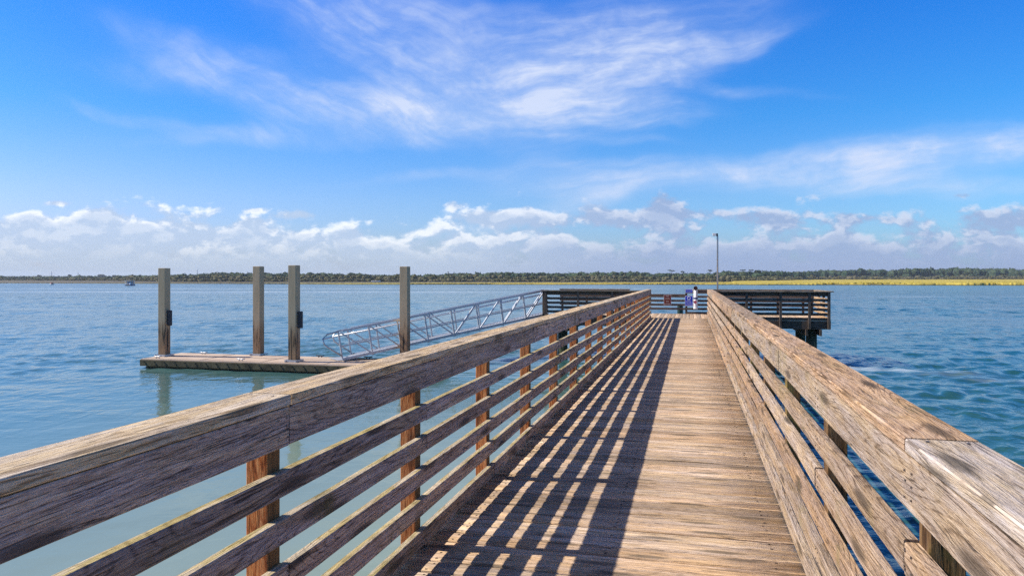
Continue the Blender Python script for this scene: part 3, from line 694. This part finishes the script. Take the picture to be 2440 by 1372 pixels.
# ------------------------------------------------------------------ gangway
A = at(816, 856, ZD+.06); B = at(1297, 748, .05); B = Vector((PX0-.02, B.y, .06))
d = (B-A); Lg = d.length; d.normalize(); hd = Vector((d.x, d.y, 0)).normalized(); side = Vector((-hd.y, hd.x, 0))
up = d.cross(side); up = -up if up.z < 0 else up; up.normalize()
gw = thing('gangway', tuple(A), 'silver aluminium truss gangway sloping from the platform down to the floating dock', 'gangway')
sh = side*1.15+hd*.75
NP = 8; HT = .98
def bar(mb_, a, b_, s1=.05, s2=.05):
    a = Vector(a); b_ = Vector(b_); ex = (b_-a); L = ex.length; ex.normalize(); ref = side if abs(ex.dot(side)) < .9 else Vector((0, 0, 1))
    ez = ex.cross(ref).normalized(); ey = ez.cross(ex); Mx = Matrix((ex, ey, ez)).transposed(); mb_.box((a+b_)/2, L, s1, s2, mat=Mx)
for s_ in (0, 1):
    o = sh*s_
    P = lambda t, h_: A+o+d*(Lg*t)+up*h_
    q_ = MB(); bar(q_, P(0, 0), P(1, 0), .07, .09); q_.build('bottom_chord', M_alu, gw)
    q_ = MB(); bar(q_, P(.015, HT), P(1, HT), .06, .07); q_.build('top_chord', M_alu, gw)
    q_ = MB(); bar(q_, P(0, .46), P(1, .46), .035, .045); q_.build('mid_rail', M_alu, gw)
    for i in range(NP+1):
        q_ = MB(); bar(q_, P(i/NP, .03), P(i/NP, HT-.03)); q_.build('upright', M_alu, gw)
    for i in range(NP):
        q_ = MB()
        if i < 4: bar(q_, P(i/NP+.006, HT-.03), P((i+1)/NP-.006, .03), .045, .045)
        else: bar(q_, P(i/NP+.006, .03), P((i+1)/NP-.006, HT-.03), .045, .045)
        q_.build('brace', M_alu, gw)
    # rounded end hoop and inner hand rail
    e = -hd
    q_ = MB(); q_.tube([P(.0, HT), P(-.045, HT-.02), P(-.065, HT-.14), P(-.062, HT-.34), P(-.05, HT-.46), P(0, .12)], .028, 8); q_.build('end_hoop', M_alu, gw)
    ins = side*(.09 if s_ == 0 else -.09)
    q_ = MB(); q_.tube([P(-.06, HT-.16)+ins, P(1, HT-.16)+ins], .026, 8); q_.build('handrail', M_aluw, gw)
    for i in range(NP+1):
        q_ = MB(); q_.tube([P(i/NP, HT-.02), P(i/NP, HT-.02)+ins, P(i/NP, HT-.16)+ins], .010, 6); q_.build('rail_bracket', M_alu, gw)
q_ = MB()
a0, a1, b0, b1 = A+up*.02, A+sh+up*.02, B+up*.02, B+sh+up*.02
n_ = 60
for i in range(n_):
    t0 = i/n_; t1 = t0+.86/n_
    p = [A+side*.03+d*(Lg*t0), A+side*.03+d*(Lg*t1), A+sh-side*.03+d*(Lg*t1), A+sh-side*.03+d*(Lg*t0)]
    up_ = [q_.vert(x_+up*.035) for x_ in p]; dn_ = [q_.vert(x_-up*.0) for x_ in p]
    q_.face(up_[::-1]); q_.face(dn_)
    for k in range(4): q_.face((up_[k], up_[(k+1) % 4], dn_[(k+1) % 4], dn_[k]))
q_.build('tread_deck', M_gr, gw)
for i in range(1, NP):
    q_ = MB(); bar(q_, A+d*(Lg*i/NP)-up*.05, A+sh+d*(Lg*i/NP)-up*.05, .05, .06); q_.build('cross_beam', M_alu, gw)
for s_ in (.12, .88):
    p = A+sh*s_+hd*.15; z = ZD+.075
    q_ = MB(); q_.tube([(p.x-side.x*.03, p.y-side.y*.03, z), (p.x+side.x*.03, p.y+side.y*.03, z)], .07, 16); q_.build('wheel', M_rub, gw)
p = A-hd*.45
q_ = MB(); c = A+sh*.5-hd*.15
Mx = Matrix.Rotation(math.atan2(hd.y, hd.x), 3, 'Z'); q_.box((c.x, c.y, ZD+.022), .7, 1.0, .02, mat=Mx); q_.build('toe_plate', M_gr, gw)
# ------------------------------------------------------------------ boats
def hull(mb_, c, L, W_, Hh, rz, mi=0):
    Mx = Matrix.Rotation(rz, 3, 'Z'); N = 10; rings = []
    for i in range(N+1):
        t = i/N; wdt = W_/2*(1-max(0, (t-.45)/.55)**2.2*.97); x = (t-.5)*L; sheer = Hh*(1+.25*t*t); keel = -.15+.30*max(0, t-.7)
        sec = [(-wdt, sheer), (-wdt*.92, Hh*.35), (-wdt*.55, keel), (0, keel-.1), (wdt*.55, keel), (wdt*.92, Hh*.35), (wdt, sheer)]
        rings.append([mb_.vert(Vector(c)+Mx@Vector((x, y_, z_))) for y_, z_ in sec])
    for i in range(N):
        for k in range(6): mb_.face((rings[i][k], rings[i+1][k], rings[i+1][k+1], rings[i][k+1]), mi, True)
    mb_.face(rings[0]); 
    for i in range(N): mb_.face((rings[i][0], rings[i][6], rings[i+1][6], rings[i+1][0]), mi)
b1_ = at(123, 678.3, ZW)
bt = thing('motor_boat', tuple(b1_), 'small white and dark red motor boat far out on the left', 'boat', rz=0)
q_ = MB(); hull(q_, b1_, 2.8, 1.5, .5, R(150)); q_.build('hull', M_white, bt)
q_ = MB(); q_.tube([b1_+Vector((-.9, .5, .05)), b1_+Vector((1.1, -.65, .05))], .28, 8); q_.build('bottom_stripe', plain('dark_red_paint', (.18, .03, .03), .4), bt)
q_ = MB(); q_.box(b1_+Vector((.1, 0, .75)), .9, .8, .45, rz=R(150)); q_.build('console', plain('dull_red_canvas', (.40, .14, .10), .7), bt, .1)
q_ = MB(); q_.tube([b1_+Vector((1.2, -.7, .3)), b1_+Vector((1.3, -.75, .8))], .18, 8); q_.build('outboard_motor', M_black, bt)
b2_ = at(307, 680.3, ZW)
bt = thing('pontoon_boat', tuple(b2_), 'boxy white cabin boat with dark blue openings and roof, seen from behind', 'boat')
q_ = MB()
for s_ in (-.95, .95): q_.tube([b2_+Vector((s_, -.8, .1)), b2_+Vector((s_, 1.6, .1)), b2_+Vector((s_, 2.1, .35))], .3, 12)
q_.build('float_tube', plain('blue_hull', (.03, .10, .30), .4), bt)
q_ = MB(); q_.box(b2_+Vector((0, .5, .42)), 2.6, 2.8, .14); q_.build('deck', M_white, bt, .03)
q_ = MB(); q_.box(b2_+Vector((0, .5, 1.98)), 2.75, 2.7, .10); q_.build('roof', M_white, bt, .04)
q_ = MB()
for sx in (-1.15, 0, 1.15):
    for sy in (-.6, .5, 1.6): q_.box(b2_+Vector((sx, sy, 1.2)), .16 if sx else .1, .12, 1.5)
q_.build('roof_post', M_white, bt)
q_ = MB(); q_.box(b2_+Vector((-.1, .8, 1.15)), 1.9, 1.6, 1.35); q_.build('cabin', plain('dark_blue_cabin', (.03, .07, .16), .3), bt, .05)
q_ = MB(); q_.box(b2_+Vector((.95, -.4, .8)), .6, .6, .65); q_.build('seat', M_signw, bt, .06)
# ------------------------------------------------------------------ land
def foliage(name, a, b_, c3):
    m, g, b = newmat(name); seed = attr(g, 'seed')
    pos = g.n('ShaderNodeNewGeometry').outputs['Position']
    n = g.noise(pos, .35, 3., .6)
    c = g.mix(g.ss(seed, .2, .8), a, b_); c = g.mix(g.ss(n, .45, .7), c, c3)
    g.put(b.inputs['Base Color'], c); b.inputs['Roughness'].default_value = .75
    b.inputs['Specular IOR Level'].default_value = .15
    return m
F_front = foliage('scrub_foliage', (.085, .095, .040), (.155, .14, .075), (.13, .125, .058))
F_edge = foliage('edge_bush_foliage', (.11, .11, .048), (.20, .175, .095), (.15, .14, .062))
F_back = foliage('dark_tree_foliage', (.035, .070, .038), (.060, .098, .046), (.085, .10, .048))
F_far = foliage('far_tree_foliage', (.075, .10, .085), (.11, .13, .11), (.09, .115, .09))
M_trunk = plain('tree_trunk', (.10, .085, .07), .9)
def grass_mat():
    m, g, b = newmat('marsh_grass_gold'); pos = g.n('ShaderNodeNewGeometry').outputs['Position']; x, y, z = g.sep(pos)
    n = g.noise(g.vec(g.mul(x, .03), g.mul(y, .012), 0.), 1., 5., .6); n2 = g.noise(g.vec(g.mul(x, .5), g.mul(y, .2), z), 1., 3., .6)
    c = g.mix(g.ss(g.add(g.mul(n, .7), g.mul(n2, .3)), .35, .65), (.40, .33, .06), (.54, .43, .08))
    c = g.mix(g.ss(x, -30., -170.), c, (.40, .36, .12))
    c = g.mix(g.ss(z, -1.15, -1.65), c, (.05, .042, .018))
    g.put(b.inputs['Base Color'], c); b.inputs['Roughness'].default_value = .9; b.inputs['Specular IOR Level'].default_value = .1
    return m
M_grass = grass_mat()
def lerp(tab, x):
    if x <= tab[0][0]: return tab[0][1]
    for (a, b_), (c, d_) in zip(tab[:-1], tab[1:]):
        if x <= c: return b_+(d_-b_)*(x-a)/(c-a)
    return tab[-1][1]
shoreY = [(-900, 674.2), (0, 674.9), (460, 676), (900, 678.2), (1500, 678.4), (1900, 679.2), (2440, 680), (3300, 681)]
def dshore(px): return F*(H-ZW)/(lerp(shoreY, px)-661)
backD = [(-900, 640), (0, 640), (260, 560), (420, 440), (1000, 430), (1500, 430), (1760, 440), (1860, 520), (1960, 700), (2440, 800), (3300, 900)]
def dback(px): return max(lerp(backD, px), dshore(px)+25)
# ground sheet under marsh and wood, reaching the horizon
mb = MB(); cols = []
for px in range(-1200, 3600, 60):
    ds, db = dshore(px), dback(px); col_ = []
    for (dd, z) in ((ds-6, -2.4), (ds+1, -1.75), (ds+5, -1.45), (db, -1.0), (db+300, -.4), (1800, 0.)):
        p = atd(px, dd, z); col_.append(mb.vert(p))
    cols.append(col_)
for a, b_ in zip(cols[:-1], cols[1:]):
    for k in range(5): mb.face((a[k], b_[k], b_[k+1], a[k+1]))
tag(mb.build('ground', plain('marsh_mud', (.10, .085, .05), .9, var=.3, vs=.05)), kind='structure')
# marsh grass: a thick tufted mat with a ragged front
rg = random.Random(11)
mb = MB()
px = -700
zt_tab = [(-900, -1.5), (300, -1.45), (450, -1.4), (900, -1.25), (1700, -1.15), (1900, -.8), (2440, -.5), (3300, -.4)]
cols = []
while px < 3200:
    ds, db = dshore(px)+2+rg.uniform(-.4, .4)+4*math.sin(px*.013)+2*math.sin(px*.051), dback(px)
    z1 = lerp(zt_tab, px); col_ = []
    zb = z1+.05 if px < 1750 else -.5
    rows_ = [(ds, -1.8), (ds+.6, -1.35), (ds+1.5, z1-.12)]+[(ds+3+(db-ds-3)*(k/14)**1.3, z1+(zb-z1)*(k/14)) for k in range(15)]
    for i, (dd, z) in enumerate(rows_):
        p = atd(px, dd, z+(rg.uniform(-.05, .05) if i > 1 else 0)); col_.append(mb.vert(p))
    cols.append(col_); px += 5
for a, b_ in zip(cols[:-1], cols[1:]):
    for k in range(len(a)-1): mb.face((a[k], b_[k], b_[k+1], a[k+1]))
# blades
for _ in range(26000):
    px = rg.uniform(-500, 3000); ds, db = dshore(px)+3, dback(px); t = rg.random()**1.8; dd = ds+(db-ds)*t; z1 = lerp(zt_tab, px)
    zb = z1+.05 if px < 1750 else -.5
    z = z1+(zb-z1)*t; p = atd(px, dd, z-.35); h_ = rg.uniform(.36, .48); wd = rg.uniform(.5, 1.3); an = rg.uniform(0, 3.14)
    e = Vector((math.cos(an)*wd, math.sin(an)*wd, 0))
    mb.face([mb.vert(p-e), mb.vert(p+e), mb.vert(p+e*.3+Vector((rg.uniform(-.2, .2), rg.uniform(-.2, .2), h_)))])
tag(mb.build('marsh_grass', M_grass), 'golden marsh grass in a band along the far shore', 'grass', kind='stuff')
# foliage builder
def crown(mb_, c, rx, ry, rz, n_, sz, rg, seed=None, core=True):
    seed = rg.random() if seed is None else seed
    if core:
        # lumpy inner mass
        N, K = 7, 5; rows_ = []
        for i in range(K+1):
            ph = math.pi*i/K; row = []
            for j in range(N):
                th = 2*math.pi*j/N; f = .90*rg.uniform(.82, 1.1)
                row.append(mb_.vert((c[0]+rx*f*math.sin(ph)*math.cos(th), c[1]+ry*f*math.sin(ph)*math.sin(th), c[2]+rz*f*math.cos(ph)), (0, 0, 0), seed*.8))
            rows_.append(row)
        for i in range(K):
            for j in range(N): mb_.face((rows_[i][j], rows_[i+1][j], rows_[i+1][(j+1) % N], rows_[i][(j+1) % N]))
    for _ in range(n_):
        while True:
            v = Vector((rg.gauss(0, 1), rg.gauss(0, 1), rg.gauss(0, 1)))
            if v.length > .1: break
        v.normalize()
        if v.z < -.45: v.z *= -.6
        f = rg.uniform(.72, 1.10)
        p = Vector((c[0]+v.x*rx*f, c[1]+v.y*ry*f, c[2]+v.z*rz*f))
        a = Vector((rg.gauss(0, 1), rg.gauss(0, 1), rg.gauss(0, 1))).normalized(); nn = (v+a*.8).normalized(); u_ = nn.orthogonal().normalized(); w_ = nn.cross(u_); s1 = sz*rg.uniform(.6, 1.3); s2 = sz*rg.uniform(.5, 1.)
        sd_ = min(1, max(0, seed+rg.uniform(-.10, .10)))
        mb_.face([mb_.vert(p+u_*s1*ca+w_*s2*sa, (0, 0, 0), sd_) for ca, sa in ((1, .1), (.2, 1), (-.9, .5), (-.5, -.8), (.5, -.9))])
topE = [(-900, 667), (0, 666.5), (250, 666), (330, 664), (900, 664), (1300, 664), (1700, 663.5), (1850, 662), (1950, 661.5), (2440, 660), (3300, 660)]
topF = [(-900, 664), (0, 663), (250, 662), (330, 657), (500, 655), (900, 655), (1300, 656), (1700, 655), (1850, 656), (1950, 658), (2440, 656), (3300, 656)]
topB = [(-900, 658), (0, 658.5), (250, 658.5), (330, 655), (430, 653), (560, 649), (700, 648), (800, 651), (900, 653), (1050, 653), (1180, 649), (1240, 647), (1400, 650), (1470, 646.5), (1560, 648), (1660, 651), (1760, 646), (1900, 645), (2050, 642), (2200, 638), (2440, 640), (3300, 640)]
def belt(name, label, mat, tab, dof, jit, stepx, radr, lift, seed, x0=-520, x1=2960, q0=26, sz=.42):
    rg = random.Random(seed); mb_ = MB(); px = x0
    while px < x1:
        db = dback(px)+dof+rg.uniform(0, jit); sc = db/430
        ty = lerp(tab, px)+rg.uniform(-1.5, 2.4)-(rg.uniform(1., 2.6) if rg.random() < .12 else 0)+1.0*math.sin(px*.021)+.8*math.sin(px*.057)
        ztop = H+(661-ty)*db/F; zg = -1.1
        rx = rg.uniform(*radr)*sc**.7; hh = ztop-zg; rz_ = min(max(.5, hh*.5), rx*1.0); p = atd(px, db, 0)
        crown(mb_, (p.x, p.y, ztop-rz_*1.02), rx, rx, rz_, int(q0*(1 if sc < 1.3 else 1.2)), sz*sc**.8, rg)
        # fill below crown
        z = ztop-rz_*1.6
        if z > zg+.3: crown(mb_, (p.x+rg.uniform(-1, 1), p.y-rg.uniform(0, 1.5), (z+zg)/2+.1), rx*1.1, rx*1.1, max(.4, (z-zg)*.62), int(q0*.7), sz*sc**.8, rg)
        px += stepx*rg.uniform(.35, 1.0)*(rx/2.2)/sc
    o = mb_.build(name, mat); return tag(o, label, 'woodland', kind='stuff')
belt('scrub_edge', 'pale tan-green fringe of low bushes at the back edge of the marsh', F_edge, topE, -6, 9, 9, (1.0, 2.0), 0, 31, sz=.36)
belt('scrub', 'low brown-green scrub thicket at the back of the marsh', F_front, topF, 2, 16, 11, (1.5, 2.8), 0, 21)
belt('woodland', 'dark green wood rising behind the scrub', F_back, topB, 30, 90, 6.5, (2.2, 4.6), 0, 22, sz=.5)
# distant hazy wood at the left
mb = MB(); rg = random.Random(5); px = -700
while px < 480:
    d_ = 1150+rg.uniform(0, 200); p = atd(px, d_, 0); zt_ = H+(661-(658.2+rg.uniform(-.6, .8)))*d_/F; r0 = rg.uniform(4, 8)
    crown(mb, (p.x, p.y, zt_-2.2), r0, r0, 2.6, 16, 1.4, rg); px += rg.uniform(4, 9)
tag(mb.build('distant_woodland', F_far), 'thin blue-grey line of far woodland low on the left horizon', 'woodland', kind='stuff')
# single trees that stand out above the wood
def tree(name, label, px, ytop, ybase, wpx, d_, mat, form='round', seed=1, cat='tree', group='trees standing out above the far wood'):
    rg = random.Random(seed); p = atd(px, d_, 0); k = d_/F; ztop = H+(661-ytop)*k; zb = H+(661-ybase)*k; rx = wpx*k/2
    root = thing(name, (p.x, p.y, -1.), label, cat, group)
    m_ = MB()
    if form == 'round':
        rz_ = (ztop-zb)/2; m_.tube([(p.x, p.y, -1.), (p.x+.1, p.y, zb+rz_)], .3, 7, rr=[.28, .14]); m_.build('trunk', M_trunk, root)
        m_ = MB()
        for _ in range(9):
            a = rg.uniform(0, 6.28); f = rg.uniform(.2, .6); crown(m_, (p.x+rx*f*math.cos(a), p.y+rx*f*math.sin(a), (ztop+zb)/2+rz_*rg.uniform(-.4, .5)), rx*.5, rx*.5, rz_*.48, 34, .34*k*4, rg, seed=rg.uniform(.1, .5))
        m_.build('crown', mat, root)
    elif form == 'umbrella':
        zc_ = zb+(ztop-zb)*.55
        lean = rg.uniform(-.25, .25)*(ztop+1)
        m_.tube([(p.x+lean, p.y, -1.), (p.x+lean*.4, p.y, (zb-1)*.5), (p.x, p.y, zb+.1)], .2, 7, rr=[.24, .16, .08])
        for s_ in (-1, 0, 1): m_.tube([(p.x, p.y, zb-.6), (p.x+s_*rx*.55, p.y+rg.uniform(-.5, .5), zc_)], .07, 5)
        m_.build('trunk', M_trunk, root); m_ = MB()
        for s_ in (-.6, -.1, .45): crown(m_, (p.x+s_*rx, p.y+rg.uniform(-.6, .6), zc_+rg.uniform(-.25, .3)), rx*.5, rx*.5, (ztop-zb)*.36, 26, .25*k*4, rg, seed=rg.uniform(.1, .5), core=False)
        m_.build('crown', mat, root)
    else:
        m_.tube([(p.x, p.y, -1.), (p.x+.2, p.y, zb+(ztop-zb)*.5), (p.x+.1, p.y, ztop)], .2, 6, rr=[.26, .14, .05]); tr = m_.build('trunk', M_trunk, root)
        m_ = MB()
        for _ in range(7):
            t = rg.uniform(.3, .9); a = rg.uniform(0, 6.28); z = zb+(ztop-zb)*t
            m_.tube([(p.x+.1, p.y, z), (p.x+.1+math.cos(a)*rx*.8, p.y+math.sin(a)*rx*.8, z+rx*.7)], .06, 5)
        m_.build('bare_branches', M_trunk, root)
    return root
tree('oak_tree', 'big dark round tree standing out in front of the wood, right of the lone pile', 1215, 647, 673, 26, 440, F_back, 'round', 3)
tree('umbrella_pine', 'larger of two ragged flat-crowned pines above the wood, over the brown sign', 1600, 642.5, 649, 17, 500, F_back, 'umbrella', 5)
tree('umbrella_pine', 'smaller of two ragged pines above the wood, just right of the brown sign', 1627, 646, 651, 9, 500, F_back, 'umbrella', 6)
tree('umbrella_pine', 'small leaning pine poking above the wood just left of the thin pole', 1692, 641, 649, 11, 500, F_back, 'umbrella', 7)
tree('umbrella_pine', 'flat-topped pine just right of the thin pole, thinner of the two', 1770, 642, 646, 14, 560, F_back, 'umbrella', 8)
tree('umbrella_pine', 'flat-topped pine right of the thin pole, beside the dark round tree', 1790, 642, 648, 13, 560, F_back, 'umbrella', 9)
tree('round_tree', 'dark round tree next to the flat-topped pines, right of the thin pole', 1805, 641, 660, 17, 560, F_back, 'round', 10)
tree('dead_tree', 'bare dead tree above the wood right of the lone pile, left one of two', 1068, 646, 656, 6, 470, M_trunk, 'dead', 12)
tree('dead_tree', 'bare dead tree above the wood right of the lone pile, right one of two', 1081, 647, 656, 5, 470, M_trunk, 'dead', 13)
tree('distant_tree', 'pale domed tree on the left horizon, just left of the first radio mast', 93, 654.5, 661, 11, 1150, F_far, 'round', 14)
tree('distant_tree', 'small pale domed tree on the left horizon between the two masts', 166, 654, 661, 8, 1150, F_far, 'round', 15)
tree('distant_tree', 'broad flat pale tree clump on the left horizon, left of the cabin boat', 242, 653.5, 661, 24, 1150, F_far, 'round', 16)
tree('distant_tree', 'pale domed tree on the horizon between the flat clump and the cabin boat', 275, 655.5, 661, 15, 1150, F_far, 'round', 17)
for (px, ty, label) in ((123, 645.5, 'thin radio mast on the left horizon above the small red and white boat'), (186, 648, 'thin radio mast on the left horizon left of the flat tree clump'), (470.5, 639.5, 'thin radio mast above the wood right of the leftmost pile')):
    p = atd(px, 1500, 0); z = H+(661-ty)*1500/F
    root = thing('radio_mast', (p.x, p.y, 0), label, 'mast', 'radio masts on the horizon')
    m_ = MB(); m_.tube([(p.x, p.y, 0), (p.x, p.y, z*.6), (p.x, p.y, z)], .5, 6, rr=[.8, .6, .25]); m_.build('lattice_shaft', M_galv, root)
    m_ = MB()
    for f in (.62, .8): m_.box((p.x, p.y, z*f), 1.8, 1.8, .5)
    m_.build('antenna_ring', M_galv, root)
# small white things on the marsh
p = at(896, 669.5, -.95); p = atd(896, 418, -.9)
q_ = MB(); hull(q_, p, 5.2, 1.6, .5, R(8)); o = q_.build('stranded_skiff', M_white); tag(o, 'tiny white skiff in the marsh grass, left of the lone pile', 'boat')
# sandy spit
q_ = MB(); n_ = 24; p0 = at(576, 675.6, ZW); ring = []
c_ = q_.vert((p0.x, p0.y, ZW+.25))
for i in range(n_):
    a = 2*math.pi*i/n_; ring.append(q_.vert((p0.x+6.5*math.cos(a)*rg.uniform(.85, 1.1), p0.y+4*math.sin(a), ZW-.05)))
for i in range(n_): q_.face((c_, ring[i], ring[(i+1) % n_]), 0, True)
tag(q_.build('sand_spit', plain('pale_sand', (.45, .38, .30), .9, var=.2)), 'pale sandy spit at the edge of the marsh', 'sand', kind='structure')

# ------------------------------------------------------------------ air over the bay
q_ = MB(); q_.box((0, 0, 11.1), 5960, 5960, 28.)
hm = bpy.data.materials.new('bay_haze'); hm.use_nodes = True; nt = hm.node_tree; nt.nodes.remove(nt.nodes['Principled BSDF'])
pv = nt.nodes.new('ShaderNodeVolumePrincipled'); pv.inputs['Color'].default_value = (.80, .88, 1, 1); pv.inputs['Density'].default_value = .00018; pv.inputs['Anisotropy'].default_value = .2
nt.links.new(pv.outputs[0], nt.nodes['Material Output'].inputs['Volume'])
tag(q_.build('haze', hm), 'thin pale haze over the bay', 'haze', kind='stuff')
